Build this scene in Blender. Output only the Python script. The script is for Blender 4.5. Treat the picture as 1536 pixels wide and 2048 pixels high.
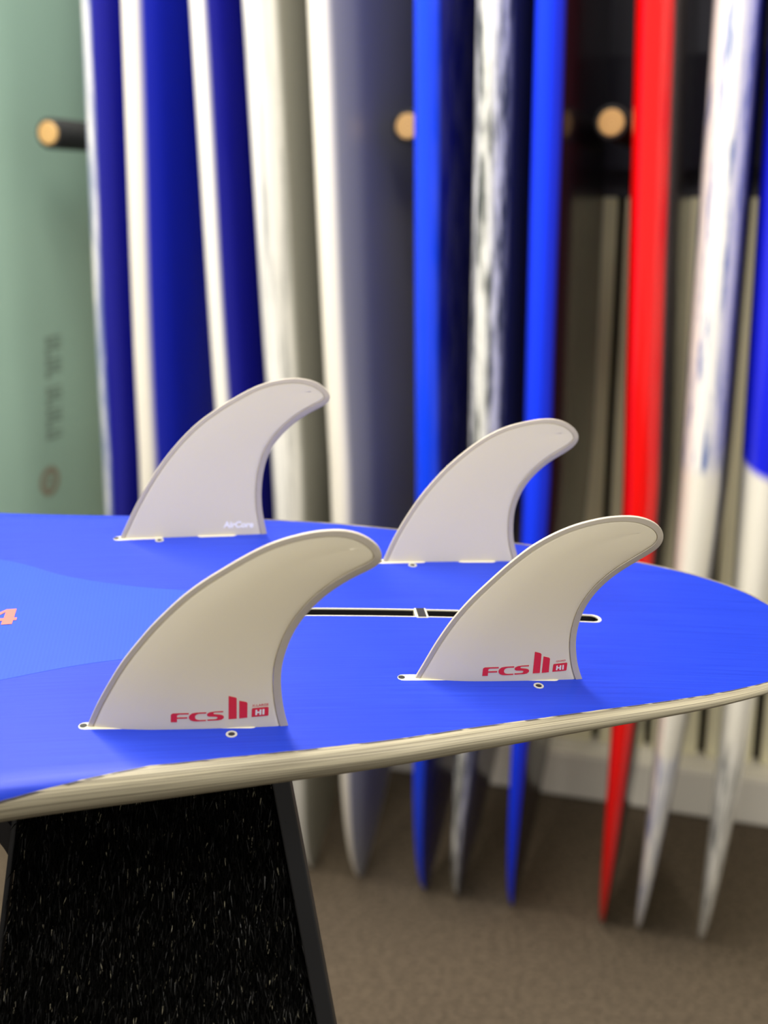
import bpy, bmesh, math, random
from mathutils import Vector, Matrix
from mathutils.bvhtree import BVHTree
from mathutils.geometry import tessellate_polygon

scene = bpy.context.scene
COL = scene.collection
for _o in list(bpy.data.objects):
    bpy.data.objects.remove(_o, do_unlink=True)
R = math.radians

# ------------------------------------------------------------------ camera
CAM_H, PITCH, F_PX = 1.3, 15.0, 2350.0
cam_data = bpy.data.cameras.new('camera')
cam = bpy.data.objects.new('camera', cam_data); COL.objects.link(cam)
cam.location = (0, 0, CAM_H)
cam.rotation_euler = (R(90 - PITCH), 0, 0)
cam_data.sensor_width = 36.0
cam_data.sensor_fit = 'AUTO'
cam_data.lens = F_PX / 2048.0 * 36.0
cam_data.clip_start = 0.02
cam_data.dof.use_dof = True
cam_data.dof.focus_distance = 0.74
cam_data.dof.aperture_fstop = 4.6
scene.camera = cam

# ------------------------------------------------------------------ world, lamps, exposure
world = bpy.data.worlds.new('world'); scene.world = world
world.use_nodes = True
wb = world.node_tree.nodes['Background']
wb.inputs['Color'].default_value = (1.0, 0.97, 0.92, 1)
wb.inputs['Strength'].default_value = 0.46

def area(name, loc, size, energy, aim, color=(1, 0.95, 0.86)):
    l = bpy.data.lights.new(name, 'AREA'); l.shape = 'RECTANGLE'
    l.size, l.size_y = size; l.energy = energy; l.color = color
    o = bpy.data.objects.new(name, l); COL.objects.link(o)
    o.location = loc
    o.rotation_euler = (Vector(aim) - Vector(loc)).to_track_quat('-Z', 'Y').to_euler()
    return o
area('ceiling_lamp_aisle', (-0.5, 1.35, 3.05), (2.0, 0.35), 66, (-0.2, 1.5, 0))
area('fill_light_right', (1.7, -0.7, 3.0), (0.8, 0.8), 34, (0.0, 0.9, 1.0))  # unseen fill light, added to brighten the far fins
area('ceiling_lamp_front', (-0.4, -0.05, 3.05), (1.4, 0.6), 44, (0.1, 1.2, 0.9))
area('ceiling_lamp_left', (-2.2, 0.6, 3.05), (0.6, 1.6), 40, (-0.4, 1.6, 0.6))

scene.view_settings.view_transform = 'Standard'
scene.view_settings.look = 'None'
scene.view_settings.gamma = 1
scene.view_settings.use_curve_mapping = False
scene.view_settings.exposure = 0.35

# ------------------------------------------------------------------ helpers
def lin(c):
    return tuple(((v / 255) / 12.92 if v / 255 <= .04045 else ((v / 255 + .055) / 1.055) ** 2.4) for v in c)

def link(o, parent=None):
    COL.objects.link(o)
    if parent is not None:
        o.parent = parent
    return o

def mesh_obj(name, verts, faces, mats, parent=None, smooth=False, fmats=None, sharp=None):
    me = bpy.data.meshes.new(name)
    me.from_pydata([tuple(v) for v in verts], [], faces)
    for m in (mats if isinstance(mats, (list, tuple)) else [mats]):
        me.materials.append(m)
    if fmats:
        me.polygons.foreach_set('material_index', fmats)
    if smooth:
        me.polygons.foreach_set('use_smooth', [True] * len(me.polygons))
        if sharp:
            me.set_sharp_from_angle(angle=R(sharp))
    me.update()
    return link(bpy.data.objects.new(name, me), parent)

def fix_normals(o):
    bm = bmesh.new(); bm.from_mesh(o.data)
    bmesh.ops.recalc_face_normals(bm, faces=bm.faces)
    bm.to_mesh(o.data); bm.free()

def box(name, lo, hi, mat, parent=None, bevel=0.0):
    bm = bmesh.new()
    bmesh.ops.create_cube(bm, size=1)
    for v in bm.verts:
        v.co = Vector([(lo[i] + hi[i]) / 2 + v.co[i] * (hi[i] - lo[i]) for i in range(3)])
    if bevel:
        bmesh.ops.bevel(bm, geom=bm.edges[:], offset=bevel, segments=2, affect='EDGES')
    me = bpy.data.meshes.new(name); bm.to_mesh(me); bm.free()
    me.materials.append(mat)
    return link(bpy.data.objects.new(name, me), parent)

def empty(name, loc=(0, 0, 0), mw=None):
    o = bpy.data.objects.new(name, None); COL.objects.link(o)
    o.empty_display_size = .05
    if mw is not None: o.matrix_world = mw
    else: o.location = loc
    return o

def tag(o, label=None, cat=None, group=None, kind=None):
    if label: o['label'] = label
    if cat: o['category'] = cat
    if group: o['group'] = group
    if kind: o['kind'] = kind
    return o

class NT:
    def __init__(self, name):
        self.m = bpy.data.materials.new(name); self.m.use_nodes = True
        self.t = self.m.node_tree
        self.b = self.t.nodes['Principled BSDF']
        self.out = self.t.nodes['Material Output']
    def n(self, kind, **kw):
        x = self.t.nodes.new(kind)
        for k, v in kw.items():
            setattr(x, k, v)
        return x
    def l(self, a, b):
        self.t.links.new(a, b)
    def mix(self, fac, a, b):
        x = self.n('ShaderNodeMix', data_type='RGBA')
        for s, v in ((x.inputs[0], fac), (x.inputs[6], a), (x.inputs[7], b)):
            if hasattr(v, 'is_output'): self.l(v, s)
            elif isinstance(v, (int, float)): s.default_value = v
            else: s.default_value = (*v, 1) if len(v) == 3 else v
        return x.outputs[2]
    def math(self, op, a, b=None, clamp=False):
        x = self.n('ShaderNodeMath', operation=op, use_clamp=clamp)
        for s, v in ((x.inputs[0], a), (x.inputs[1], b)):
            if v is None: continue
            if hasattr(v, 'is_output'): self.l(v, s)
            else: s.default_value = v
        return x.outputs[0]
    def ramp(self, v, lo, hi):
        x = self.n('ShaderNodeMapRange'); x.clamp = True
        self.l(v, x.inputs[0])
        x.inputs[1].default_value = lo; x.inputs[2].default_value = hi
        return x.outputs[0]
    def noise(self, vec, scale, detail=3, rough=.5):
        x = self.n('ShaderNodeTexNoise')
        x.inputs['Scale'].default_value = scale
        x.inputs['Detail'].default_value = detail
        x.inputs['Roughness'].default_value = rough
        if vec is not None: self.l(vec, x.inputs['Vector'])
        return x.outputs[0]
    def scaled(self, sc, src='Object'):
        tc = self.n('ShaderNodeTexCoord')
        mp = self.n('ShaderNodeMapping'); mp.inputs['Scale'].default_value = sc
        self.l(tc.outputs[src], mp.inputs[0])
        return mp.outputs[0]
    def bump(self, h, strength, dist=.001):
        x = self.n('ShaderNodeBump'); x.inputs['Strength'].default_value = strength
        x.inputs['Distance'].default_value = dist
        self.l(h, x.inputs['Height']); self.l(x.outputs[0], self.b.inputs['Normal'])
    def attr(self, name):
        x = self.n('ShaderNodeAttribute'); x.attribute_name = name
        return x.outputs['Fac']
    def base(self, c):
        if hasattr(c, 'is_output'): self.l(c, self.b.inputs['Base Color'])
        else: self.b.inputs['Base Color'].default_value = (*c, 1)
    def rough(self, v):
        self.b.inputs['Roughness'].default_value = v

def simple(name, col, rough=.5, noise=0.0, scale=40, coat=0.0, spec=.5):
    m = NT(name)
    if noise:
        f = m.noise(m.scaled((1, 1, 1)), scale)
        m.base(m.mix(f, tuple(v * (1 - noise) for v in col), tuple(min(1, v * (1 + noise)) for v in col)))
    else:
        m.base(col)
    m.rough(rough)
    m.b.inputs['Coat Weight'].default_value = coat
    m.b.inputs['Specular IOR Level'].default_value = spec
    return m.m

# ------------------------------------------------------------------ materials
def hull_material():
    m = NT('blue_hull_lacquer')
    st = m.noise(m.scaled((2.0, 110, 2)), 5, 5, .68)
    st = m.ramp(st, .35, .75)
    cl = m.noise(m.scaled((3, 6, 3)), 2.0, 2)
    blue = m.mix(st, (0.005, 0.022, 0.345), (0.013, 0.042, 0.48))
    blue = m.mix(m.math('MULTIPLY', cl, .5), blue, (0.010, 0.042, 0.45))
    # pale glassed rail with long brushed streaks
    cv = m.n('ShaderNodeCombineXYZ')
    m.l(m.math('MULTIPLY', m.attr('lx'), 2.4), cv.inputs[0]); m.l(m.math('MULTIPLY', m.attr('rail'), 14), cv.inputs[1])
    rs = m.noise(cv.outputs[0], 2.2, 5, .62)
    rs = m.ramp(rs, .42, .60)
    rs2 = m.noise(cv.outputs[0], .8, 2)
    pale = m.mix(rs2, (0.30, 0.27, 0.185), (0.41, 0.375, 0.27))
    pale = m.mix(m.math('MULTIPLY', rs, .8), pale, (0.10, 0.085, 0.06))
    a = m.attr('rail')                     # 0 flat bottom, rises around the rail
    xx = m.attr('lx')
    wob = m.noise(m.scaled((22, 22, 22)), 3, 3)
    thr = m.math('ADD', m.math('MULTIPLY', m.ramp(xx, -.02, -.13), .46), .03)
    thr = m.math('ADD', thr, m.math('MULTIPLY', m.math('SUBTRACT', wob, .5), .03))
    isr = m.math('GREATER_THAN', a, thr)
    edge = m.math('LESS_THAN', m.math('ABSOLUTE', m.math('SUBTRACT', a, m.math('ADD', thr, .022))), .020)
    ew = m.ramp(m.noise(m.scaled((9, 60, 60)), 4, 4), .40, .47)
    pale = m.mix(m.math('MULTIPLY', edge, ew), pale, (0.05, 0.045, 0.05))
    m.base(m.mix(isr, blue, pale))
    m.rough(.46)
    m.b.inputs['Specular IOR Level'].default_value = .28
    m.bump(st, .04, .0004)
    return m.m
M_HULL = hull_material()
M_SLOT = simple('black_slot_plastic', (.012, .011, .012), .45, .3, 300)
M_PLUG = simple('cream_plug_plastic', (.62, .59, .46), .42, .06, 200)
M_HOLE = simple('dark_hole', (.01, .01, .01), .6)
M_SILVER = simple('pale_screw_ring', (.42, .41, .37), .35, .08, 400)

def fin_core_material(name, col, trans):
    m = NT(name)
    f = m.noise(m.scaled((1, 1, 1)), 900, 2)
    m.base(m.mix(f, tuple(v * .985 for v in col), col))
    m.rough(.42)
    m.bump(f, .05, .0002)
    tr = m.n('ShaderNodeBsdfTranslucent'); tr.inputs['Color'].default_value = (*trans, 1)
    mx = m.n('ShaderNodeMixShader'); mx.inputs[0].default_value = .26
    m.l(m.b.outputs[0], mx.inputs[1]); m.l(tr.outputs[0], mx.inputs[2])
    m.l(mx.outputs[0], m.out.inputs[0])
    return m.m
M_CORE = fin_core_material('white_fin_core', (.80, .765, .655), (.88, .78, .42))
M_RIM = simple('warm_grey_fin_rim', (.45, .405, .335), .42, .05, 300)
M_RED = simple('red_print', lin((218, 38, 50)), .5)
M_CREAM = simple('cream_print', (.80, .775, .69), .5)
M_WHITE = simple('white_print', (.95, .95, .95), .5)
M_PINK = simple('coral_print', (.55, .12, .10), .5)

def patch_material():
    m = NT('light_blue_glass_patch')
    w = m.n('ShaderNodeTexWave', wave_type='BANDS', bands_direction='X')
    w.inputs['Scale'].default_value = 120; w.inputs['Distortion'].default_value = .6
    m.l(m.scaled((1, .25, 1)), w.inputs['Vector'])
    cl = m.noise(m.scaled((6, 10, 3)), 3, 3)
    a = m.mix(w.outputs[0], (0.009, 0.046, 0.45), (0.012, 0.054, 0.50))
    m.base(m.mix(m.math('MULTIPLY', cl, .6), a, (0.012, 0.062, 0.53)))
    m.rough(.46); m.b.inputs['Specular IOR Level'].default_value = .28; m.bump(w.outputs[0], .05, .0003)
    return m.m
M_PATCH = patch_material()

M_TURF = simple('black_turf_blade', (.0012, .0012, .001), .5, .5, 80, spec=.05)
M_TURF2 = simple('dark_olive_turf_blade', (.005, .0045, .0035), .35, .4, 80, spec=.3)
M_TURF3 = simple('painted_turf_glint', (.45, .41, .28), .3, .4, 80)  # glints on the pile, painted as a pale tip colour
M_BACK = simple('black_turf_backing', (.004, .004, .004), .9)
M_TRIM = simple('dark_slate_edge_trim', (.008, .009, .011), .5, .25, 30)
M_STEEL = simple('black_support_band', (.006, .006, .008), .5, .3, 30)

def carpet_material():
    m = NT('brown_grey_carpet')
    a = m.ramp(m.noise(m.scaled((1, 1, 1)), 105, 4, .75), .3, .7)
    b = m.noise(m.scaled((1, 1, 1)), 5, 3)
    c = m.mix(a, (.026, .0195, .013), (.205, .160, .110))
    m.base(m.mix(m.math('MULTIPLY', b, .35), c, (.06, .048, .036)))
    m.rough(.95); m.b.inputs['Specular IOR Level'].default_value = .1
    m.bump(a, .6, .004)
    return m.m
M_CARPET = carpet_material()
M_UPPER = simple('dark_slate_wall_paint', (.045, .045, .06), .7, .1, 4)
M_CEIL = simple('white_ceiling_paint', (.78, .76, .72), .8, .03, 3)
M_PLANK = simple('cream_wall_plank', (.86, .81, .56), .6, .08, 9)
M_GAP = simple('dark_wall_recess', (.03, .025, .02), .9)
M_PLINTH = simple('off_white_plinth', (.82, .78, .68), .6, .05, 6)
M_BEAM = simple('black_navy_beam', (.006, .006, .02), .45, .2, 8)
M_FOAM = simple('black_foam_sleeve', (.012, .012, .012), .8, .3, 90)
def dowel_material():
    m = NT('pale_wood_dowel_end')
    w = m.n('ShaderNodeTexWave', wave_type='RINGS', rings_direction='Y')
    w.inputs['Scale'].default_value = 60; w.inputs['Distortion'].default_value = 2
    m.l(m.scaled((1, 1, 1)), w.inputs['Vector'])
    m.base(m.mix(w.outputs[0], (.50, .29, .10), (.62, .38, .14)))
    m.rough(.5)
    return m.m
M_DOWEL = dowel_material()

# ------------------------------------------------------------------ setting
TH = R(18)                                   # the rack runs away to the left by 18 degrees
D = Vector((-math.cos(TH), math.sin(TH), 0))  # along the rack
N = Vector((-math.sin(TH), -math.cos(TH), 0))  # out of the rack, to the aisle
RACK = Matrix(((D.x, -N.x, 0, 0), (D.y, -N.y, 0, 0), (0, 0, 1, 0), (0, 0, 0, 1)))   # local x along rack, y into the rack, z up

fl = mesh_obj('floor', [(-5, -3, 0), (5, -3, 0), (5, 6, 0), (-5, 6, 0)], [(0, 1, 2, 3)], M_CARPET)
tag(fl, 'brown-grey flecked carpet floor', kind='structure')
ce = mesh_obj('ceiling', [(-5, -3, 3.2), (5, -3, 3.2), (5, 6, 3.2), (-5, 6, 3.2)], [(3, 2, 1, 0)], M_CEIL)
tag(ce, 'plain white shop ceiling', kind='structure')

W_IN = 2.46
wall = empty('wall_back', mw=RACK.copy())
tag(wall, 'dark upper wall with cream planks below, behind the standing boards', kind='structure')
box('upper_wall', (-2.2, W_IN, 1.30), (3.6, W_IN + .08, 3.2), M_UPPER, wall)
box('recess_backing', (-2.2, W_IN + .03, 0), (3.6, W_IN + .08, 1.30), M_GAP, wall)
plank_me = None
x = -1.2
rnd = random.Random(4)
while x < 2.9:
    if plank_me is None:
        p = box('plank', (0, 0, 0), (.098, .028, 1.19), M_PLANK, wall, .003); plank_me = p.data
    else:
        p = bpy.data.objects.new('plank', plank_me); link(p, wall)
    p.location = (x, W_IN + rnd.uniform(-.002, .002), .11)
    x += .116
pl = box('baseboard_back', (-2.2, 2.39, 0), (3.6, W_IN + .06, .11), M_PLINTH, None, .006)
pl.matrix_world = RACK.copy()
tag(pl, 'off-white plinth along the foot of the plank wall', kind='structure')

# rack: dark beam with foam sleeved pegs
rack = empty('board_rack', mw=RACK.copy())
tag(rack, 'black wall beam with foam-sleeved pegs holding the upright surfboards', 'rack')
box('beam', (-1.6, W_IN - .055, 1.350), (3.2, W_IN, 1.56), M_BEAM, rack, .004)
def peg(x):
    seg = 28
    y0, y1, r = 1.85, W_IN - .055, .0262
    vs, fs = [], []
    prof = [(y1, r), (y0 + .004, r), (y0, r - .003), (y0, .0195), (y0 + .006, .0195)]
    for (y, rr) in prof:
        for k in range(seg):
            a = 2 * math.pi * k / seg
            vs.append((rr * math.cos(a), y, rr * math.sin(a)))
    for j in range(len(prof) - 1):
        for k in range(seg):
            fs.append((j * seg + k, j * seg + (k + 1) % seg, (j + 1) * seg + (k + 1) % seg, (j + 1) * seg + k))
    p = mesh_obj('peg', vs, fs, M_FOAM, rack, True, None, 40); fix_normals(p)
    p.location = (x, 0, 1.407)
    vs, fs = [], []
    prof = [(y0 + .02, .0194), (y0 - .001, .0194), (y0 - .0025, .0178)]
    for (y, rr) in prof:
        for k in range(seg):
            a = 2 * math.pi * k / seg
            vs.append((rr * math.cos(a), y, rr * math.sin(a)))
    for j in range(2):
        for k in range(seg):
            fs.append((j * seg + k, j * seg + (k + 1) % seg, (j + 1) * seg + (k + 1) % seg, (j + 1) * seg + k))
    fs.append(tuple(2 * seg + k for k in range(seg)))
    e = mesh_obj('wooden_end', vs, fs, M_DOWEL, p, True, None, 40); fix_normals(e)
for px_ in (1.212, .562, .246):
    peg(px_)

# ------------------------------------------------------------------ surfboards standing in the rack
def board_material(name, left, right, thr, streak=None, far=None, zfun=None, rough=.16, soft=.05, spec=.5):
    """left / right: colour on either side of the line that runs along the rail;
    streak: second colour brushed over the left one; zfun(m, z, left) changes the left colour with height"""
    m = NT(name)
    tt, zz, ss = m.attr('tt'), m.attr('zz'), m.attr('ss')
    lc = left
    if streak:
        cb = m.n('ShaderNodeCombineXYZ')
        m.l(m.math('MULTIPLY', tt, 2.6), cb.inputs[0]); m.l(m.math('MULTIPLY', ss, 3), cb.inputs[1])
        m.l(m.math('MULTIPLY', zz, streak[3] if len(streak) > 3 else 2.2), cb.inputs[2])
        nz = m.ramp(m.noise(cb.outputs[0], 3.2, 4, .62), streak[1], streak[2])
        lc = m.mix(nz, left, streak[0])
    if zfun: lc = zfun(m, zz, lc)
    wob = m.math('MULTIPLY', m.math('SUBTRACT', m.noise(None, 3, 2), .5), .06)
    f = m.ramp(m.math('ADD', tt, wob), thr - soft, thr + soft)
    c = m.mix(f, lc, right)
    if far:
        c = m.mix(m.math('LESS_THAN', ss, -.86), c, far)
    m.base(c); m.rough(rough)
    m.b.inputs['Specular IOR Level'].default_value = spec
    if spec < .1: m.b.inputs['Specular Tint'].default_value = (.40, .40, .46, 1)
    return m.m

def standing_board(name, label, mat, row, tail=.05, W=.52, T=.058, lean=0, L=2.75, perp=1.95, zw=1.3):
    """edge-on board standing on its tail; local x = along the rack, y = into the rack"""
    root = empty(name, mw=RACK @ Matrix.Translation((row, perp, 0)))
    tag(root, label, 'surfboard', 'surfboards upright in the wall rack')
    nz, na = 44, 36
    vs, tt, ss, zz = [], [], [], []
    for j in range(nz + 1):
        q = j / nz
        z = L * (q ** 1.35)
        up = min(z / zw, 1.0)
        hw = W / 2 * max(0, 1 - (1 - up) ** 3.0) ** .72
        zn = (L - z) / .9
        if zn < 1: hw *= max(zn, 0) ** .5
        th = T / 2 * min(1, .11 + .89 * (z / .85) ** .72)
        if zn < 1: th *= .35 + .65 * max(zn, 0) ** .5
        hw = max(hw, .006)
        rk = tail * max(0, 1 - z / .9) ** 1.5 + lean * min(z, 1.7)
        for k in range(na):
            a = 2 * math.pi * (k + .5) / na
            ca, sa = math.cos(a), math.sin(a)
            s = math.copysign(abs(ca) ** .46, ca)
            t = math.copysign(abs(sa) ** .86, sa)
            # local y towards the wall is -s so that s=+1 is the aisle rail
            vs.append((t * -th + rk, -s * hw, z))
            tt.append(t * .5 + .5); ss.append(s); zz.append(z)
    fs = []
    for j in range(nz):
        for k in range(na):
            fs.append((j * na + k, j * na + (k + 1) % na, (j + 1) * na + (k + 1) % na, (j + 1) * na + k))
    fs.append(tuple(range(na))); fs.append(tuple(nz * na + k for k in range(na)))
    o = mesh_obj('hull', vs, fs, mat, root, True, None, 60)
    fix_normals(o)
    for nm, dat in (('tt', tt), ('ss', ss), ('zz', zz)):
        at = o.data.attributes.new(nm, 'FLOAT', 'POINT'); at.data.foreach_set('value', dat)
    return root, o

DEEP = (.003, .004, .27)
COB = (.005, .055, .92)
WHT = (.80, .77, .68)
m_teal = NT('sage_green_lacquer')
m_teal.base(m_teal.mix(m_teal.noise(m_teal.scaled((2, 2, 2)), 2, 2), (.325, .475, .385), (.35, .505, .41)))
m_teal.rough(.3)
TR, TO = standing_board('surfboard', 'sage green surfboard at the left edge, grey lettering down its face', m_teal.m, 1.335, .05, .56, .06)
standing_board('surfboard', 'surfboard with white brushed rail and blue face next to the sage green one',
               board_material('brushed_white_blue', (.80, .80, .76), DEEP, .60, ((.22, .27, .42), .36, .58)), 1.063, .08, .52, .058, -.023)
standing_board('surfboard', 'dark blue surfboard with clean cream-white rail, second right of the sage green one',
               board_material('white_rail_blue_a', (.84, .80, .70), (.003, .012, .42), .76, rough=.2), .993, .08, .52, .056, -.022)
standing_board('surfboard', 'blue surfboard with narrow white rail directly left of the grey marbled one',
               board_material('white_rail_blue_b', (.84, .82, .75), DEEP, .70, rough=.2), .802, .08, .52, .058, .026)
standing_board('surfboard', 'grey surfboard with cloudy white and grey marbled rail left of the cream-railed one',
               board_material('marbled_white_grey', (.82, .81, .76), (.29, .29, .25), .88, ((.26, .27, .27), .52, .74, 1.3), soft=.03), .696, .09, .52, .064, .038)
standing_board('surfboard', 'grey surfboard with smooth cream white rail beside the middle peg',
               board_material('cream_rail_grey', (.84, .80, .70), (.26, .26, .26), .74, rough=.35), .598, .085, .52, .066, .035)
standing_board('surfboard', 'all bright blue surfboard directly right of the middle peg',
               board_material('blue_with_painted_shade', COB, (.003, .005, .18), .80, soft=.025), .479, .07, .52, .062, .009)  # one blue lacquer; the face's shade is painted in as darker navy
standing_board('surfboard', 'dark surfboard with black and white brushed rail between the two bright blue rails',
               board_material('brushed_white_black', (.74, .74, .70), (.05, .05, .07), .86, ((.05, .06, .055), .44, .60, 3)), .399, .085, .52, .066, .001)
standing_board('surfboard', 'charcoal surfboard with bright blue front rail and grey back rail',
               board_material('blue_rail_charcoal', (.012, .045, .92), (.011, .010, .016), .84, far=(.16, .15, .13), rough=.2, spec=.08, soft=.025), .312, .064, .52, .060, .005)
standing_board('surfboard', 'charcoal surfboard with bright red rail',
               board_material('red_rail_charcoal', (.80, .004, .004), (.05, .035, .035), .86, soft=.03), .137, .068, .52, .069, .027)
standing_board('surfboard', 'surfboard with blue-streaked white rail right of the red one',
               board_material('brushed_white_navy', (.84, .82, .78), (.02, .03, .16), .90, ((.13, .19, .42), .50, .66, 2.6), zfun=lambda m, z, c: m.mix(m.ramp(m.math('ABSOLUTE', m.math('SUBTRACT', z, .68)), .25, .23), c, WHT)), .080, .06, .52, .072, -.004)
standing_board('surfboard', 'rightmost surfboard, blue above and white below with dark streaks at its tail',
               board_material('blue_over_white', (.80, .78, .72), (.75, .72, .66), .9, ((.10, .11, .11), .48, .66, 2.6),
                              zfun=lambda m, z, c: m.mix(m.ramp(m.math('ADD', z, m.math('MULTIPLY', m.attr('tt'), .03)), .925, .94), m.mix(m.ramp(z, .44, .5), c, WHT), (.010, .016, .72))), -.026, .054, .52, .072, .015)

# ------------------------------------------------------------------ the surfboard on display (bottom up)
MB = Matrix(((0.99092835, -0.13133165, 0.02851309, -0.13044198),
             (0.13411766, 0.97992789, -0.14749167, 0.75232308),
             (-0.00857045, 0.14997779, 0.98865222, CAM_H - 0.27442355),
             (0, 0, 0, 1)))                       # local x to the tail, y away, z out of the bottom
K_ROCK = 0.1107
def zb(x):
    return -K_ROCK * (x + .06) ** 2 if x > -.06 else -.03 * (x + .06) ** 2
OUT = [(-1.50, 0.0), (-1.497, .03), (-1.48, .07), (-1.42, .125), (-1.3, .18), (-1.1, .232), (-.9, .252), (-.7, .25), (-.5, .234),
       (-.3, .207), (-.2, .191), (-.1, .1755), (0, .166), (.1, .1535), (.165, .140), (.227, .126), (.293, .1105), (.337, .098),
       (.375, .0835), (.4, .069), (.418, .053), (.429, .036), (.435, .018), (.437, 0.0)]
def catmull(pts, n):
    P = [Vector(p) for p in pts]
    out = []
    for i in range(len(P) - 1):
        p0 = P[i - 1] if i else P[i] * 2 - P[i + 1]
        p3 = P[i + 2] if i + 2 < len(P) else P[i + 1] * 2 - P[i]
        p1, p2 = P[i], P[i + 1]
        for k in range(n):
            t = k / n
            out.append(.5 * (2 * p1 + (p2 - p0) * t + (2 * p0 - 5 * p1 + 4 * p2 - p3) * t * t + (3 * p1 - p0 - 3 * p2 + p3) * t ** 3))
    out.append(P[-1])
    return out
def half_w(x):
    for i in range(len(OUT_C) - 1):
        a, b = OUT_C[i], OUT_C[i + 1]
        if a.x <= x <= b.x:
            return a.y + (b.y - a.y) * (x - a.x) / max(1e-9, b.x - a.x)
    return 0
OUT_C = catmull(OUT, 6)
SX0, SX1, SHW = .060, .2855, .0050
def slot_y(x):
    return .0030 - (x - .079) / .207 * .0062
board = empty('surfboard', mw=MB)
tag(board, 'upturned blue surfboard with pale brushed rails lying across the turf stand', 'surfboard')

def build_hull():
    st = [p.copy() for p in OUT_C]
    nr = []
    for i, p in enumerate(st):
        a = st[max(0, i - 1)]; b = st[min(len(st) - 1, i + 1)]
        t = (b - a).normalized(); nr.append(Vector((-t.y, t.x)))
    nr[0] = Vector((-1, 0)); nr[-1] = Vector((1, 0))
    # extra stations for the recessed slot ends
    for xs in (SX0, SX0 + .0002, SX1 - .0002, SX1):
        for i in range(len(st) - 1):
            if st[i].x < xs < st[i + 1].x:
                f = (xs - st[i].x) / (st[i + 1].x - st[i].x)
                st.insert(i + 1, st[i].lerp(st[i + 1], f)); nr.insert(i + 1, nr[i].lerp(nr[i + 1], f).normalized()); break
    NIN = 9
    rows = []; rail = []
    for p, n in zip(st, nr):
        x, e = p.x, max(p.y, 0)
        a = .010 if x < .2 else .010 - (x - .2) / .237 * .004
        h = max(.0035, .0125 - (x + .1) * .019) if x > -.1 else .0125 + min(.006, (-.1 - x) * .01)
        thick = .058 if x < -.2 else max(.012, .058 - (x + .2) * .066)
        if x < -1.1: thick = max(.02, .058 - (-1.1 - x) * .09)
        cy = slot_y(x) if SX0 - .1 < x < SX1 + .1 else 0
        insl = SX0 + .0001 < x < SX1 - .0001
        half = []; hr = []
        side_pts = {}
        for s in (1, -1):
            L_ = []; Rr = []
            # flat bottom from the slot edge to the hard edge
            for i, q in enumerate([0, 0, 0, .12, .3, .5, .7, .86, .95, 1.0]):
                if i == 0: y = min(SHW - .0001, e * .3); dz = -.012 if insl else 0
                elif i == 1: y = min(SHW, e * .31); dz = 0
                else: y = max(SHW, .0) + (max(e, .0) - SHW) * q if e > .012 else e * (.32 + .68 * q); dz = 0
                if i == 2: continue
                yc = s * y + cy * (1 - q)
                L_.append(Vector((x, yc, zb(x) + dz))); Rr.append(0)
            # rail
            for k in range(1, 11):
                ph = math.pi * k / 10
                o = a * math.sin(ph)
                L_.append(Vector((x + n.x * o, s * (e + n.y * o), zb(x) - h + h * math.cos(ph)))); Rr.append(k / 10)
            # domed deck underneath
            for q in (.85, .65, .4, .2, 0):
                dz = (thick - 2 * h) * (1 - q * q) if thick > 2 * h else 0
                L_.append(Vector((x, s * e * q, zb(x) - 2 * h - dz))); Rr.append(1)
            side_pts[s] = (L_, Rr)
        # ring: start far side from slot outward, down, then near side back
        Lp, Rp = side_pts[1]; Lm, Rm = side_pts[-1]
        ring = Lm[::-1][0:0] + Lp + Lm[::-1][1:]
        rows.append(ring); rail.append(Rp + Rm[::-1][1:])
    nv = len(rows[0]); vs = [v for r_ in rows for v in r_]
    fs, fm = [], []
    n_ = len(rows)
    for j in range(n_ - 1):
        xm = (st[j].x + st[j + 1].x) / 2
        for k in range(nv):
            k2 = (k + 1) % nv
            fs.append((j * nv + k, (j + 1) * nv + k, (j + 1) * nv + k2, j * nv + k2))
            slot = SX0 < xm < SX1 and (k in (0, nv - 1, nv - 2))
            fm.append(1 if slot else 0)
    o = mesh_obj('hull', vs, fs, [M_HULL, M_SLOT], board, True, fm)
    at = o.data.attributes.new('rail', 'FLOAT', 'POINT'); at.data.foreach_set('value', [v for r_ in rail for v in r_])
    at = o.data.attributes.new('lx', 'FLOAT', 'POINT'); at.data.foreach_set('value', [v.x for v in vs])
    fix_normals(o)
    o.data.set_sharp_from_angle(angle=R(32))
    return o
HULL = build_hull()

def on_board(x, y, dz=0):
    return Vector((x, y, zb(x) + dz))

# pale rim around the slot, and the screw plate in it
def stadium(x0, x1, hw, seg=8, yc=None):
    pts = []
    for k in range(seg + 1):
        a = -math.pi / 2 + math.pi * k / seg
        pts.append((x1 - hw + hw * math.cos(a), hw * math.sin(a)))
    n = 24
    for k in range(1, n):
        pts.append((x1 - hw + (x0 + hw - x1 + hw) * k / n, hw))
    for k in range(seg + 1):
        a = math.pi / 2 + math.pi * k / seg
        pts.append((x0 + hw + hw * math.cos(a), hw * math.sin(a)))
    for k in range(1, n):
        pts.append((x0 + hw + (x1 - x0 - 2 * hw) * k / n, -hw))
    return pts
def ring_strip(name, outer, inner, z, mat, parent, yfun, depth=.0006):
    vs = [on_board(x, y + yfun(x), -.0005) for x, y in outer] + [on_board(x, y + yfun(x), z) for x, y in outer] + \
         [on_board(x, y + yfun(x), z) for x, y in inner] + [on_board(x, y + yfun(x), -.0007) for x, y in inner]
    n = len(outer); fs = []
    for j in range(3):
        for k in range(n):
            fs.append((j * n + k, j * n + (k + 1) % n, (j + 1) * n + (k + 1) % n, (j + 1) * n + k))
    o = mesh_obj(name, vs, fs, mat, parent); fix_normals(o)
    return o
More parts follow.
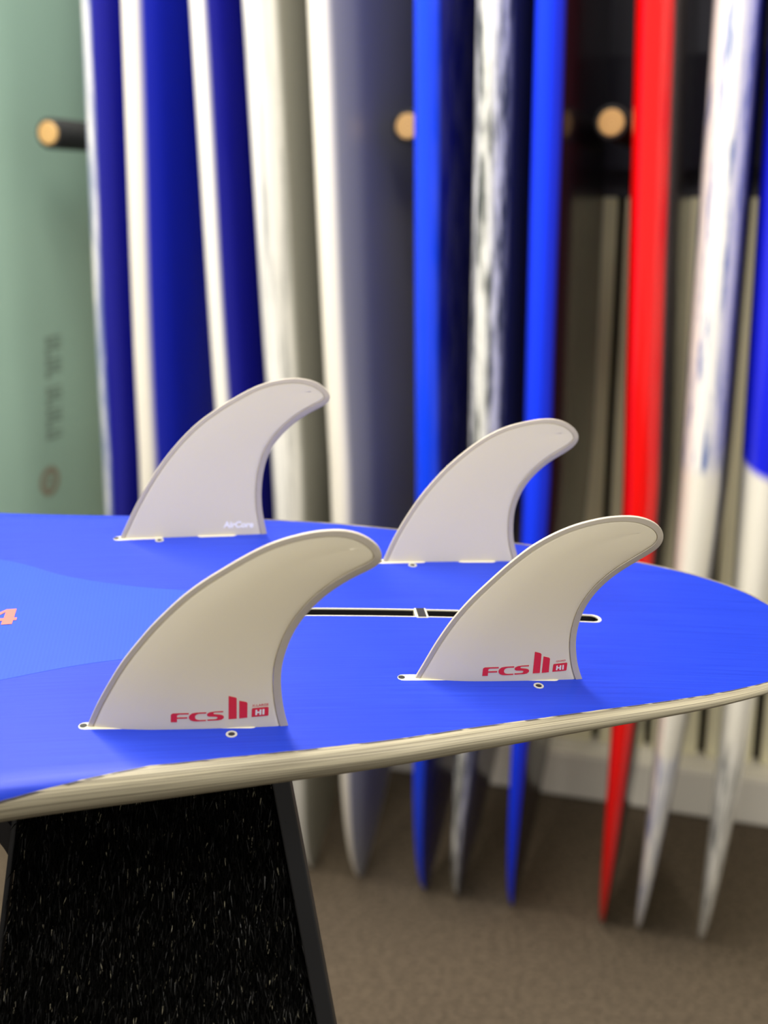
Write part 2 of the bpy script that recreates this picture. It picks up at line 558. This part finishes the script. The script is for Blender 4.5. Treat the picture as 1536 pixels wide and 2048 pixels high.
rim = ring_strip('fin_box_rim', stadium(SX0 - .0022, SX1 + .0024, SHW + .0007), stadium(SX0 + .0004, SX1 + .0002, SHW - .0002), .0002, M_PLUG, board, slot_y)
tag(rim, 'thin pale rim around the black centre fin slot')
sp = empty('screw_plate'); sp.parent = board
def plate(name, x, y, sx, sy, z0, z1, mat, parent):
    o = box(name, (-sx, -sy, z0), (sx, sy, z1), mat, parent, .0006)
    o.location = on_board(x, y)
    o.rotation_euler = (0, math.atan(2 * K_ROCK * (x + .06)), 0)
    return o
bpy.data.objects.remove(sp)
sp = plate('screw_plate', .158, slot_y(.158), .0035, .0066, -.006, .0009, M_SLOT, board)
pf = plate('plate_surround', .158, slot_y(.158), .0045, .0074, -.004, .0004, M_PLUG, board)

# fin plugs
def disc_ring(name, x, y, r0, r1, z, mat, parent, hole=None):
    n = 20
    prof = [(r1, -.0006), (r1 - .0004, z), (r0 + .0003, z), (r0, z - .0008), (r0 * .97, z - .004)]
    vs, fs = [], []
    for r_, dz in prof:
        for k in range(n):
            a = 2 * math.pi * k / n
            vs.append(on_board(x + r_ * math.cos(a), y + r_ * math.sin(a), dz))
    for j in range(len(prof) - 1):
        for k in range(n):
            fs.append((j * n + k, j * n + (k + 1) % n, (j + 1) * n + (k + 1) % n, (j + 1) * n + k))
    o = mesh_obj(name, vs, fs, mat, parent, True, None, 40); fix_normals(o)
    m2 = hole or M_HOLE
    vs = [on_board(x + r0 * math.cos(2 * math.pi * k / n), y + r0 * math.sin(2 * math.pi * k / n), .00015) for k in range(n)]
    h = mesh_obj('screw_hole', vs, [tuple(range(n))], m2, o)
    return o
FINS = {'NF':{"A":[-0.0571,-0.12784,-0.0],"B":[0.05751,-0.13482,-0.00153],"o":[[-0.0,-0.0],[3.67,9.32],[8.14,19.22],[14.29,31.03],[20.31,41.98],[26.17,50.85],[33.04,60.25],[39.09,68.27],[44.08,73.95],[52.33,83.09],[60.47,90.94],[68.5,97.58],[76.45,103.29],[84.36,108.82],[92.21,114.01],[102.63,120.08],[112.96,124.35],[119.48,126.29],[127.02,128.33],[134.79,129.29],[142.56,129.55],[150.46,127.99],[155.78,125.36],[161.2,121.21],[164.02,117.32],[165.1,113.39],[164.63,110.05],[162.85,107.88],[156.63,104.16],[151.42,101.35],[146.19,97.93],[140.98,94.18],[135.76,89.77],[130.54,84.4],[125.27,78.03],[121.06,71.64],[117.36,64.54],[115.35,59.35],[113.54,53.51],[111.66,45.94],[110.62,38.25],[110.53,29.47],[111.14,19.91],[112.49,10.19],[113.96,3.55],[114.83,-0.0]]},
'NQ':{"A":[0.14016,-0.08458,-0.00444],"B":[0.24955,-0.085,-0.01061],"o":[[0.0,0.0],[4.78,11.95],[9.57,24.46],[14.5,35.38],[19.47,45.08],[24.57,53.31],[29.72,60.77],[34.96,67.5],[41.2,75.2],[48.07,83.41],[54.78,90.56],[60.05,95.77],[68.15,102.03],[76.39,107.24],[84.77,111.45],[93.33,114.55],[102.03,116.94],[110.9,118.38],[120.0,118.79],[128.24,117.57],[134.94,114.9],[140.1,111.04],[142.44,106.72],[142.93,101.97],[141.54,98.2],[137.34,94.31],[131.92,90.06],[126.51,85.8],[121.09,81.52],[115.75,76.52],[111.13,71.15],[107.12,65.45],[103.44,57.93],[101.0,50.38],[100.12,42.79],[99.75,37.64],[100.32,28.85],[101.93,20.71],[104.12,12.48],[106.99,5.33],[109.57,0.0]]},
'FF':{"A":[-0.05699,0.12899,-0.0],"B":[0.05601,0.13389,-0.00149],"o":[[-0.0,-0.0],[10.05,21.16],[18.29,36.66],[30.4,56.0],[43.61,73.11],[59.2,89.39],[74.62,100.99],[89.97,110.59],[109.14,120.14],[128.33,124.45],[141.16,124.3],[152.83,120.9],[160.05,114.85],[163.01,109.52],[160.84,104.87],[154.35,101.66],[141.35,94.51],[128.39,84.05],[117.97,71.43],[112.03,56.61],[109.35,38.78],[109.64,20.64],[113.11,-0.0]]},
'FQ':{"A":[0.14181,0.08306,-0.00451],"B":[0.24963,0.08953,-0.01062],"o":[[0.0,-0.0],[6.27,17.21],[14.28,34.09],[25.45,53.18],[40.05,72.14],[54.88,86.89],[69.96,98.73],[85.38,107.09],[102.44,111.99],[117.47,114.35],[129.52,113.06],[139.69,108.03],[145.05,101.06],[143.25,94.53],[135.06,87.9],[123.96,80.67],[113.18,70.41],[105.01,58.39],[100.64,43.84],[100.46,29.21],[102.57,15.61],[106.12,5.66],[108.19,0.0]]}}
def plug(key, parts, screw, hw=.0039):
    A, B = Vector(FINS[key]['A']), Vector(FINS[key]['B'])
    e = (B - A); L = e.length; e.normalize()
    yv = Vector((-e.y, e.x, 0)).normalized()
    o = None
    for (s0, s1, dark) in parts:
        st = stadium(s0, s1, hw, 6)
        n = len(st)
        def W(s, t, dz):
            p = A + e * s + yv * t
            return on_board(p.x, p.y, dz)
        cx = (s0 + s1) / 2
        inner = [(cx + (s - cx) * (1 - .0006 / max(.01, (s1 - s0) / 2)), t * (1 - .0006 / hw)) for s, t in st]
        pts = [W(s, t, -.0006) for s, t in st] + [W(s, t, .0003) for s, t in inner]
        faces = [(k, (k + 1) % n, n + (k + 1) % n, n + k) for k in range(n)] + [tuple(n + k for k in range(n))]
        o = mesh_obj('fin_plug', pts, faces, M_PLUG, board); fix_normals(o)
        if dark is not None:
            m_ = 14
            dv = [W(dark + .0022 * math.cos(2 * math.pi * k / m_),   .0021 * math.sin(2 * math.pi * k / m_), .00045) for k in range(m_)]
            mesh_obj('release_hole', dv, [tuple(range(m_))], M_HOLE, o)
    disc_ring('screw_insert', screw[0], screw[1], .0018, .0036, .00035, M_SILVER, board)
plug('NF', [(-.0055, .030, -.0022), (.062, .0975, .0945)], (.0248, -.1423))
plug('NQ', [(-.0115, .030, -.0085), (.058, .0945, .0915)], (.2182, -.0945))
plug('FF', [(-.0055, .034, -.0025), (.058, .090, None)], (-.0268, .1240))
plug('FQ', [(-.0055, .034, -.0025), (.058, .090, None)], (.1639, .0772))

# light blue patch and the printed 4
def patch():
    edge = [(-.60, .16), (-.40, .150), (-.25, .135), (-.1418, .0986), (-.0914, .0671), (-.0442, .0476), (0, .037), (.03, .029), (.048, .016),
            (.054, 0), (.048, -.018), (.03, -.032), (0, -.044), (-.0254, -.0514), (-.0681, -.0591), (-.12, -.075), (-.25, -.12), (-.40, -.145), (-.60, -.16)]
    pts = catmull([Vector((p[0], p[1])) for p in edge], 5)
    n = len(pts); h = n // 2
    top, bot = pts[:h + 1], pts[h:][::-1]
    vs, fs = [], []
    m_ = 12
    def samp(P, t):
        f = t * (len(P) - 1); i = min(int(f), len(P) - 2); return P[i].lerp(P[i + 1], f - i)
    ns = 60
    for j in range(ns + 1):
        a, b = samp(top, j / ns), samp(bot, j / ns)
        for k in range(m_ + 1):
            p = a.lerp(b, k / m_)
            vs.append(on_board(p.x, p.y, .0001))
    for j in range(ns):
        for k in range(m_):
            i = j * (m_ + 1) + k
            if i >= 0: fs.append((i, i + 1, i + m_ + 2, i + m_ + 1))
    return mesh_obj('glass_patch', vs, fs, M_PATCH, board, True)
PATCH = patch(); fix_normals(PATCH)
tag(PATCH, 'lighter blue reinforced area on the board bottom')
def text_mesh(txt, offset=0.0, size=1.0, shear=0.0):
    cu = bpy.data.curves.new('t', 'FONT'); cu.body = txt; cu.size = size; cu.offset = offset; cu.shear = shear
    cu.resolution_u = 4
    o = bpy.data.objects.new('t', cu); COL.objects.link(o)
    dg = bpy.context.evaluated_depsgraph_get(); dg.update()
    me = bpy.data.meshes.new_from_object(o.evaluated_get(dg))
    bpy.data.objects.remove(o); bpy.data.curves.remove(cu)
    vs = [v.co.copy() for v in me.vertices]; fs = [tuple(p.vertices) for p in me.polygons]
    bpy.data.meshes.remove(me)
    x0 = min(v.x for v in vs); x1 = max(v.x for v in vs); y0 = min(v.y for v in vs); y1 = max(v.y for v in vs)
    return [((v.x - x0) / (x1 - x0), (v.y - y0) / (y1 - y0)) for v in vs], fs
four = [[(0, .18), (.62, 1.0), (.90, 1.0), (.90, .34), (1.0, .34), (1.0, .18), (.90, .18), (.90, -.12), (.58, -.12), (.58, .18)], [(.22, .34), (.58, .34), (.58, .78)]]
def number_four():
    bm = bmesh.new()
    # quads around the counter of the 4
    P = {'a': (0, .18), 'b': (.60, 1.0), 'c': (.92, 1.0), 'd': (.92, .36), 'e': (1.02, .36), 'f': (1.02, .17), 'g': (.92, .17), 'h': (.92, -.1), 'i': (.58, -.1), 'j': (.58, .17),
         'k': (.24, .36), 'l': (.60, .80), 'm': (.60, .36), 'a2': (0, .36)}
    F_ = ['a2 k l b'.split(), 'l m d c b'.split(), 'a a2 k m j'.split(), 'm d g j'.split(), 'd e f g'.split(), 'j g h i'.split()]
    V = {}
    for k, (x, y) in P.items():
        V[k] = bm.verts.new(on_board(-.1368 + x * .0205, -.0015 + y * .0195 + x * .0008, .0004))
    for f in F_:
        try: bm.faces.new([V[q] for q in f])
        except Exception: pass
    me = bpy.data.meshes.new('size_number'); bm.to_mesh(me); bm.free(); me.materials.append(M_PINK)
    o = link(bpy.data.objects.new('size_number', me), board); fix_normals(o)
    tag(o, 'coral printed number 4')
number_four()

# ------------------------------------------------------------------ fins
LOGOS = {'logoNF':{"F":[[47.99,5.91],[48.17,10.75],[48.5,11.52],[49.4,12.04],[58.31,12.19],[58.28,11.22],[52.97,11.18],[51.93,10.86],[51.65,10.22],[51.62,9.19],[57.45,9.29],[57.42,8.32],[51.58,8.22],[51.5,5.89]],"C":[[68.22,12.46],[62.54,12.3],[60.21,11.86],[58.78,10.7],[58.23,9.41],[58.39,8.12],[59.29,6.95],[60.83,6.29],[62.38,6.15],[67.98,6.25],[67.99,7.1],[64.47,7.05],[62.92,7.32],[62.06,7.97],[61.73,9.07],[61.97,10.17],[62.76,11.01],[64.06,11.45],[68.2,11.56]],"S":[[77.79,12.93],[72.88,12.76],[70.54,12.45],[68.98,11.62],[68.54,10.65],[68.78,9.88],[69.7,9.36],[71.25,9.22],[73.32,9.14],[74.25,8.88],[74.45,8.3],[74.07,7.65],[73.03,7.33],[68.72,7.29],[68.7,6.38],[74.83,6.54],[76.66,6.86],[77.97,7.89],[78.14,8.99],[77.49,9.96],[75.94,10.49],[73.87,10.76],[72.63,10.96],[72.23,11.41],[72.55,11.93],[73.64,12.05],[77.78,12.1]],"b1":[[80.76,6.96],[80.99,23.29],[84.89,22.0],[85.5,21.49],[85.34,7.2]],"b2":[[86.8,7.19],[86.93,19.7],[90.79,18.6],[91.56,17.83],[91.39,7.56]],"box":[[93.84,7.81],[94.02,13.25],[94.23,13.76],[94.65,14.02],[102.97,14.37],[103.49,14.17],[103.59,13.59],[103.49,8.86],[103.29,8.34],[102.87,8.15]],"H":[[95.93,9.09],[96.1,12.85],[97.14,12.85],[97.08,11.55],[98.39,11.61],[98.44,12.97],[99.53,13.03],[99.37,9.21],[98.28,9.15],[98.33,10.51],[97.08,10.45],[97.02,9.09]],"I":[[99.95,9.2],[100.05,13.09],[101.25,13.15],[101.15,9.33]],"txt":[[94.14,14.86],[103.59,15.2],[94.14,16.53]]},
'logoNQ':{"F":[[42.1,4.78],[41.83,9.82],[42.1,10.63],[42.95,11.17],[51.93,11.45],[51.99,10.45],[46.64,10.33],[45.62,9.99],[45.39,9.32],[45.45,8.24],[51.33,8.42],[51.39,7.41],[45.51,7.23],[45.64,4.8]],"C":[[61.93,11.88],[56.2,11.62],[53.88,11.13],[52.55,9.91],[52.1,8.56],[52.39,7.22],[53.4,6.01],[55.01,5.34],[56.59,5.22],[62.24,5.4],[62.19,6.28],[58.63,6.18],[57.04,6.44],[56.11,7.11],[55.67,8.25],[55.81,9.4],[56.54,10.28],[57.82,10.76],[61.99,10.93]],"S":[[71.57,12.5],[66.61,12.25],[64.28,11.9],[62.77,11.01],[62.42,10.0],[62.73,9.19],[63.71,8.66],[65.29,8.53],[67.39,8.48],[68.36,8.22],[68.61,7.61],[68.29,6.93],[67.26,6.59],[62.91,6.49],[62.97,5.54],[69.16,5.79],[70.97,6.14],[72.21,7.24],[72.29,8.39],[71.53,9.4],[69.92,9.92],[67.8,10.18],[66.53,10.37],[66.08,10.83],[66.36,11.38],[67.45,11.52],[71.64,11.62]],"b1":[[74.97,6.13],[73.98,22.47],[77.73,21.35],[78.65,20.4],[79.67,6.29]],"b2":[[80.95,6.3],[80.23,18.81],[84.12,17.69],[84.87,16.79],[85.64,6.6]],"box":[[88.0,6.81],[87.8,11.77],[87.92,12.42],[88.27,12.68],[96.51,13.34],[97.06,13.08],[97.21,12.5],[97.43,7.93],[97.28,7.48],[96.87,7.28]],"H":[[90.15,8.01],[89.97,11.46],[90.96,11.54],[91.01,10.23],[92.28,10.31],[92.23,11.61],[93.28,11.69],[93.53,8.17],[92.48,8.09],[92.39,9.33],[91.06,9.26],[91.15,8.02]],"I":[[94.3,8.24],[93.99,11.76],[94.98,11.83],[95.3,8.31]],"txt":[[89.35,13.86],[95.68,14.31],[89.28,15.28]]}}
AIR = [[78.95,6.41],[102.55,5.67],[79.57,11.99]]
def smooth_poly(pts, n):
    """resample by arc length with a catmull curve"""
    c = catmull([Vector(p) for p in pts], 6)
    s = [0]
    for i in range(1, len(c)): s.append(s[-1] + (c[i] - c[i - 1]).length)
    out = []; j = 0
    for k in range(n):
        t = s[-1] * k / (n - 1)
        while j < len(s) - 2 and s[j + 1] < t: j += 1
        f = (t - s[j]) / max(1e-9, s[j + 1] - s[j])
        out.append(c[j].lerp(c[j + 1], min(1, max(0, f))))
    return out

def make_fin(key, label, side, tmax):
    """side -1: near the camera, foil faces the camera; +1: far side, flat inner face towards the camera"""
    fd = FINS[key]
    A, B = Vector(fd['A']), Vector(fd['B'])
    e = (B - A).normalized()
    Nn = Vector((0, 0, 1)); Nn = (Nn - e * Nn.dot(e)).normalized()
    O = Nn.cross(e)
    if O.y * side < 0: O = -O
    kap = R(4)
    U = Nn * math.cos(kap) + O * math.sin(kap)
    n = e.cross(U)
    if n.y > 0: n = -n                        # n points to the camera side
    frame = Matrix(((e.x, U.x, n.x, A.x), (e.y, U.y, n.y, A.y), (e.z, U.z, n.z, A.z), (0, 0, 0, 1)))
    root = empty('surfboard_fin', mw=MB @ frame)
    tag(root, label, 'fin', 'fins on the upturned surfboard')
    raw = [(x / 1000, y / 1000) for x, y in fd['o']]
    out = smooth_poly(raw, 121)
    for _ in range(3):
        out = [out[0]] + [(out[i - 1] + out[i] * 2 + out[i + 1]) / 4 for i in range(1, len(out) - 1)] + [out[-1]]
    # tip = farthest point from the base middle
    mid = (out[0] + out[-1]) / 2
    it = max(range(len(out)), key=lambda i: out[i].x * .75 + out[i].y * .65)
    NL = 70
    LE = smooth_poly(out[:it + 1], NL); TE = smooth_poly(out[it:][::-1], NL)
    med = [LE[k].lerp(TE[k], .34 + .16 * (k / (NL - 1)) ** 2) for k in range(NL)]
    KM = max(k for k in range(NL) if (med[k] - LE[-1]).length > .0130)
    def medial(k):
        f = k / (NL - 1) * KM; i = min(int(f), NL - 2)
        return med[i].lerp(med[i + 1], f - i)
    ringP = LE + TE[::-1][1:]
    idx = list(range(NL)) + list(range(NL - 2, -1, -1))
    n_ = len(ringP)
    # push the two base points below the board
    def nrm(i):
        a = ringP[max(0, i - 1)]; b = ringP[min(n_ - 1, i + 1)]
        t = (b - a).normalized(); return Vector((t.y, -t.x))
    inner = []
    for i in range(n_):
        q = i / (n_ - 1)
        f = min(1, max(0, (q - .40) / .16))
        w = .0029 * (1 - f) + .0046 * f
        if key[1] == 'Q': w *= .93
        inner.append(ringP[i] + nrm(i) * w)
    for _ in range(4):
        inner = [inner[0]] + [(inner[i - 1] + inner[i] * 2 + inner[i + 1]) / 4 for i in range(1, n_ - 1)] + [inner[-1]]
    sub = .0014
    def tM(k):                                # foil half thickness along the span
        q = k / (NL - 1)
        return tmax * (1 - .72 * q ** 1.1)
    fo, fi = (1, .35) if side < 0 else (.35, 1)   # thickness factor to camera side / away
    # ---- rim
    prof = [(-.0003, -.0006), (-.0005, 0), (-.0003, .0006)]
    vs, fs = [], []
    lay = []
    def P3(p, z): return (p.x, p.y, z)
    rows = []
    for i in range(n_):
        p, q_ = ringP[i], inner[i]
        k = idx[i]
        le = i < NL
        hz = .0008 if le else .0005
        hin = .0013
        half = [(p, hz), (p.lerp(q_, .06), hz * 1.25), (p.lerp(q_, .5), (hz * 1.25 + hin) / 2), (q_.lerp(p, .06), hin), (q_.lerp(p, .02), .0006)]
        r_ = [P3(a_, -h_) for a_, h_ in half[::-1]] + [P3(a_, h_) for a_, h_ in half]
        rows.append(r_)
    def extend(rows_):
        d0 = [(v[0] - .0008, -sub, v[2]) for v in rows_[0]]
        d1 = [(v[0] + .0004, -sub, v[2]) for v in rows_[-1]]
        return [d0] + rows_ + [d1]
    rows = extend(rows); m_ = len(rows[0])
    vs = [v for r_ in rows for v in r_]
    for j in range(len(rows) - 1):
        for k in range(m_ - 1):
            fs.append((j * m_ + k, j * m_ + k + 1, (j + 1) * m_ + k + 1, (j + 1) * m_ + k))
    rim = mesh_obj('rim', vs, fs, M_RIM, root, True, None, 32); fix_normals(rim)
    rim['label'] = 'darker warm grey border around the fin face'
    # ---- core, both faces
    WT = [0, .03, .09, .18, .3, .45, .6, .75, .88, 1.0]
    rows = []
    for i in range(n_):
        k = idx[i]; m0 = medial(k); q_ = inner[i]
        r_ = []
        for sgn, fac in ((1, fo), (-1, fi)):
            seg = []
            for w in WT:
                p = q_.lerp(m0, w)
                prof_ = 1 - (1 - w) ** 1.9
                t = .00105 + (tM(k) - .00105) * prof_ * fac if fac < 1 else .00105 + (tM(k) - .00105) * prof_
                if w == 0: t = .0006
                elif w == .03: t = max(.0011, t)
                seg.append((p.x, p.y, sgn * t))
            r_ += seg[::-1] if sgn > 0 else seg
        rows.append(r_)
    rows = extend(rows); m_ = len(rows[0])
    vs = [v for r_ in rows for v in r_]; fs = []
    for j in range(len(rows) - 1):
        for k in range(m_ - 1):
            fs.append((j * m_ + k, j * m_ + k + 1, (j + 1) * m_ + k + 1, (j + 1) * m_ + k))
    core = mesh_obj('face', vs, fs, M_CORE, root, True, None)
    bm = bmesh.new(); bm.from_mesh(core.data)
    bmesh.ops.remove_doubles(bm, verts=bm.verts, dist=2e-5)
    tip_v = [v for v in bm.verts if (v.co.xy - LE[-1]).length < .034 and abs(v.co.z) > .0011]
    for _ in range(12):
        bmesh.ops.smooth_vert(bm, verts=tip_v, factor=.5, use_axis_x=False, use_axis_y=False, use_axis_z=True)
    bmesh.ops.recalc_face_normals(bm, faces=bm.faces); bm.to_mesh(core.data)
    bvh = BVHTree.FromBMesh(bm); bm.free()
    core['label'] = 'off-white moulded fin face'
    def on_face(x, y, lift):
        h = bvh.ray_cast(Vector((x, y, .05)), Vector((0, 0, -1)))
        z = h[0].z if h[0] is not None else .001
        return (x, y, z + lift)
    def decal(name, polys, mat, lift, parent=root):
        bm = bmesh.new()
        for poly in polys:
            vv = [bm.verts.new((x, y, 0)) for x, y in poly]
            for t in tessellate_polygon([[Vector((x, y, 0)) for x, y in poly]]):
                try: bm.faces.new([vv[q] for q in t])
                except ValueError: pass
        for v in bm.verts: v.co = Vector(on_face(v.co.x, v.co.y, lift))
        bmesh.ops.recalc_face_normals(bm, faces=bm.faces)
        me = bpy.data.meshes.new(name); bm.to_mesh(me); bm.free(); me.materials.append(mat)
        return link(bpy.data.objects.new(name, me), parent)
    def text_decal(name, txt, o, ex, ey, mat, lift, off):
        vs, fs = text_mesh(txt, off)
        vs = [on_face(o[0] + ex[0] * u + ey[0] * v, o[1] + ex[1] * u + ey[1] * v, lift) for u, v in vs]
        return mesh_obj(name, vs, fs, mat, root)
    return root, decal, text_decal

mm = lambda L: [(x / 1000, y / 1000) for x, y in L]
for key, lg, label, sub_txt in (('NF', 'logoNF', 'large off-white fin nearest the camera at left, marked X-LARGE in red', 'X-LARGE'),
                                ('NQ', 'logoNQ', 'off-white fin near the tail on the near side, marked QUAD in red', 'QUAD')):
    root, decal, text_decal = make_fin(key, label, -1, .0045)
    g = LOGOS[lg]
    decal('logo_letters', [mm(g[k]) for k in 'FCS'], M_RED, .0002)
    decal('logo_bars', [mm(g['b1']), mm(g['b2'])], M_RED, .0002)
    decal('logo_badge', [mm(g['box'])], M_RED, .0002)
    decal('badge_letters', [mm(g['H']), mm(g['I'])], M_CREAM, .00034)
    t0, t1, t2 = mm(g['txt'])
    text_decal('size_lettering', sub_txt, t0, (t1[0] - t0[0], t1[1] - t0[1]), (t2[0] - t0[0], t2[1] - t0[1]), M_RED, .0002, .012)
root, decal, text_decal = make_fin('FF', 'off-white fin at the far left with white lettering low on its face', 1, .0034)
t0, t1, t2 = mm(AIR)
text_decal('white_lettering', 'AirCore', t0, (t1[0] - t0[0], t1[1] - t0[1]), (t2[0] - t0[0], t2[1] - t0[1]), M_WHITE, .0002, .045)
make_fin('FQ', 'plain off-white fin on the far side near the tail, without lettering', 1, .0032)

# ------------------------------------------------------------------ turf covered stand under the board
SC = Vector((-.158, .79, 0))
stand = empty('display_stand', SC)
tag(stand, 'black turf-covered pedestal with smooth dark edge trim under the blue board', 'stand')
bpy.context.view_layer.update()
def hull_bvh():
    me = HULL.data; mw = MB
    return BVHTree.FromPolygons([mw @ v.co for v in me.vertices], [tuple(p.vertices) for p in me.polygons])
HB = hull_bvh()
def fy(z): return .72 - .1 * (1 - z)          # front face leans back a little
def hwid(z): return .0855 + .163 * (.91 - z)
YB = .90
TS = .1517                                    # the top follows the tilt of the board
gap = 9
for i in range(9):
    for j in range(9):
        x = SC.x - .10 + .2 * i / 8; y = .70 + (YB - .70) * j / 8
        h = HB.ray_cast(Vector((x, y, .5)), Vector((0, 0, 1)))
        if h[0] is not None: gap = min(gap, h[0].z - TS * (y - .79))
ZT = gap - .001                               # height of the top plane at y = .79
def top_z(y): return ZT + TS * (y - .79)
def slab(name, f0, f1, mat, bev=.0012, depth=None, taper=.45):
    """prism between x = f0(z) and f1(z), from the floor to the tilted top; narrower towards the back"""
    vs = []
    for top in (False, True):
        for back in (0, 1):
            for f in (f0, f1):
                zf = .95 if top else 0
                y = fy(zf) if not back else (YB if depth is None else fy(zf) + depth)
                z = top_z(y) if top else 0
                if top and not back: y = fy(z)
                x = f(z)
                if back and depth is None: x *= taper
                vs.append(Vector((x, y, z)) - Vector((0, SC.y, 0)))
    fs = [(0, 1, 3, 2), (4, 6, 7, 5), (0, 4, 5, 1), (2, 3, 7, 6), (0, 2, 6, 4), (1, 5, 7, 3)]
    o = mesh_obj(name, vs, fs, mat, stand); fix_normals(o)
    md = o.modifiers.new('bevel', 'BEVEL'); md.width = bev; md.segments = 2
    return o
def off(o, dy): o.location.y += dy
body = slab('body', lambda z: -hwid(z), lambda z: hwid(z), M_BACK); off(body, .004)
tr = slab('edge_trim', lambda z: hwid(z) + .0003, lambda z: hwid(z) + .0125, M_TRIM, depth=.014); off(tr, -.006)
tr['label'] = 'smooth dark slate strip down the right edge'
tl = slab('edge_trim', lambda z: -hwid(z) - .004, lambda z: -hwid(z) - .0003, M_TRIM, depth=.012); off(tl, -.002)
# turf pile on the front
def turf():
    rr = random.Random(11)
    vs, fs, fm = [], [], []
    def blades(n, z0, z1):
        for _ in range(n):
            z = rr.uniform(z0, z1); w = hwid(z)
            x = rr.uniform(-w + .001, w - .001)
            L = rr.uniform(.007, .015); u = rr.random(); k = 2 if u < .028 else (1 if u < .25 else 0)
            if k == 2: L *= .62
            d = Vector((rr.gauss(.04, .26), -rr.uniform(.35, 1.0), -rr.uniform(.1, 1.0))).normalized()
            side = Vector((rr.gauss(0, 1), rr.gauss(0, .6), rr.gauss(0, .4)))
            side = (side - d * side.dot(d)).normalized() * rr.uniform(.00022, .00042) * (1.35 if k == 2 else 1)
            b = Vector((x, fy(z) - SC.y + .003, z)); m = b + d * L * .55; t = b + d * L + Vector((0, 0, -L * rr.uniform(.05, .4)))
            i = len(vs)
            vs.extend([b - side, b + side, m + side, m - side, t])
            fs.extend([(i, i + 1, i + 2, i + 3), (i + 3, i + 2, i + 4)])
            fm.extend([0 if k == 2 else k, k])
    blades(46000, .62, top_z(.71) - .004)
    blades(16000, .01, .62)
    o = mesh_obj('turf', vs, fs, [M_TURF, M_TURF2, M_TURF3], stand, False, fm)
    o['kind'] = 'stuff'; o['label'] = 'black artificial turf pile with glints painted as pale tips'
turf()
# curved black band at the left of the pedestal
def band():
    C = [(-.088, .845), (-.0915, .862), (-.097, .877), (-.107, .890), (-.122, .8985), (-.14, .902), (-.16, .900)]
    c = catmull([Vector(p) for p in C], 5)
    vs, fs = [], []
    for i, p in enumerate(c):
        t = (c[min(i + 1, len(c) - 1)] - c[max(i - 1, 0)]).normalized(); nn = Vector((t.y, -t.x))
        w = .0045 + .003 * min(1, i / 12)
        for s, y in ((-1, -.075), (1, -.075), (1, .02), (-1, .02)):
            q = p + nn * s * w
            vs.append((q.x, y, q.y))
    for i in range(len(c) - 1):
        for k in range(4):
            fs.append((i * 4 + k, i * 4 + (k + 1) % 4, (i + 1) * 4 + (k + 1) % 4, (i + 1) * 4 + k))
    fs += [(0, 1, 2, 3), tuple(4 * (len(c) - 1) + k for k in (3, 2, 1, 0))]
    o = mesh_obj('arched_band', vs, fs, M_STEEL, stand); fix_normals(o)
    o['label'] = 'curved black band arching off the left edge'
band()

# ------------------------------------------------------------------ faded print on the sage green board
def on_teal(y, z, lift=.0006):
    o = TO
    h = TBVH.ray_cast(Vector((-.3, y, z)), Vector((1, 0, 0)))
    return Vector((h[0].x - lift, y, z)) if h[0] is not None else Vector((-.03, y, z))
TBVH = BVHTree.FromPolygons([v.co for v in TO.data.vertices], [tuple(p.vertices) for p in TO.data.polygons])
M_GREYPRINT = simple('grey_green_print', (.20, .27, .22), .4)
M_BROWNPRINT = simple('brown_print', (.27, .20, .14), .4)
def print_polys(name, polys, mat, label):
    bm = bmesh.new()
    for poly in polys:
        bm.faces.new([bm.verts.new(on_teal(y, z)) for y, z in poly])
    me = bpy.data.meshes.new(name); bm.to_mesh(me); bm.free(); me.materials.append(mat)
    o = link(bpy.data.objects.new(name, me), TR); fix_normals(o); o['label'] = label
    return o

marks = []
zz_ = 1.043
rr = random.Random(3)
for i in range(9):
    hgt = .0165
    if i == 4: zz_ -= .012
    yA, yB = 1.932 - 1.95 + (1.043 - zz_) * -.1, 1.985 - 1.95 + (1.043 - zz_) * -.1
    z0, z1 = zz_ - hgt, zz_
    y_ = yA + (yB - yA) * .28
    marks.append([(yA, z0), (y_, z0), (y_, z1), (yA, z1)])                       # upright of the blurred letter
    marks.append([(y_, z1 - .005), (yB, z1 - .005), (yB, z1), (y_, z1)])
    if i % 2 == 0: marks.append([(y_, z0), (yB, z0), (yB, z0 + .005), (y_, z0 + .005)])
    zz_ -= hgt + .0045
print_polys('faded_lettering', marks, M_GREYPRINT, 'grey blurred lettering running down the face')
ring = []
for k in range(24):
    a0, a1 = 2 * math.pi * k / 24, 2 * math.pi * (k + 1) / 24
    c_ = lambda a, r: (1.92 - 1.95 + r * 1.15 * math.cos(a), .765 + r * math.sin(a))
    ring.append([c_(a0, .0285), c_(a1, .0285), c_(a1, .017), c_(a0, .017)])
for k in range(6):
    a0 = 2 * math.pi * k / 6
    ring.append([c_(a0, .011), c_(a0 + .5, .011), c_(a0 + .5, .002), c_(a0, .002)])
print_polys('round_emblem', ring, M_BROWNPRINT, 'brown round emblem low on the face')
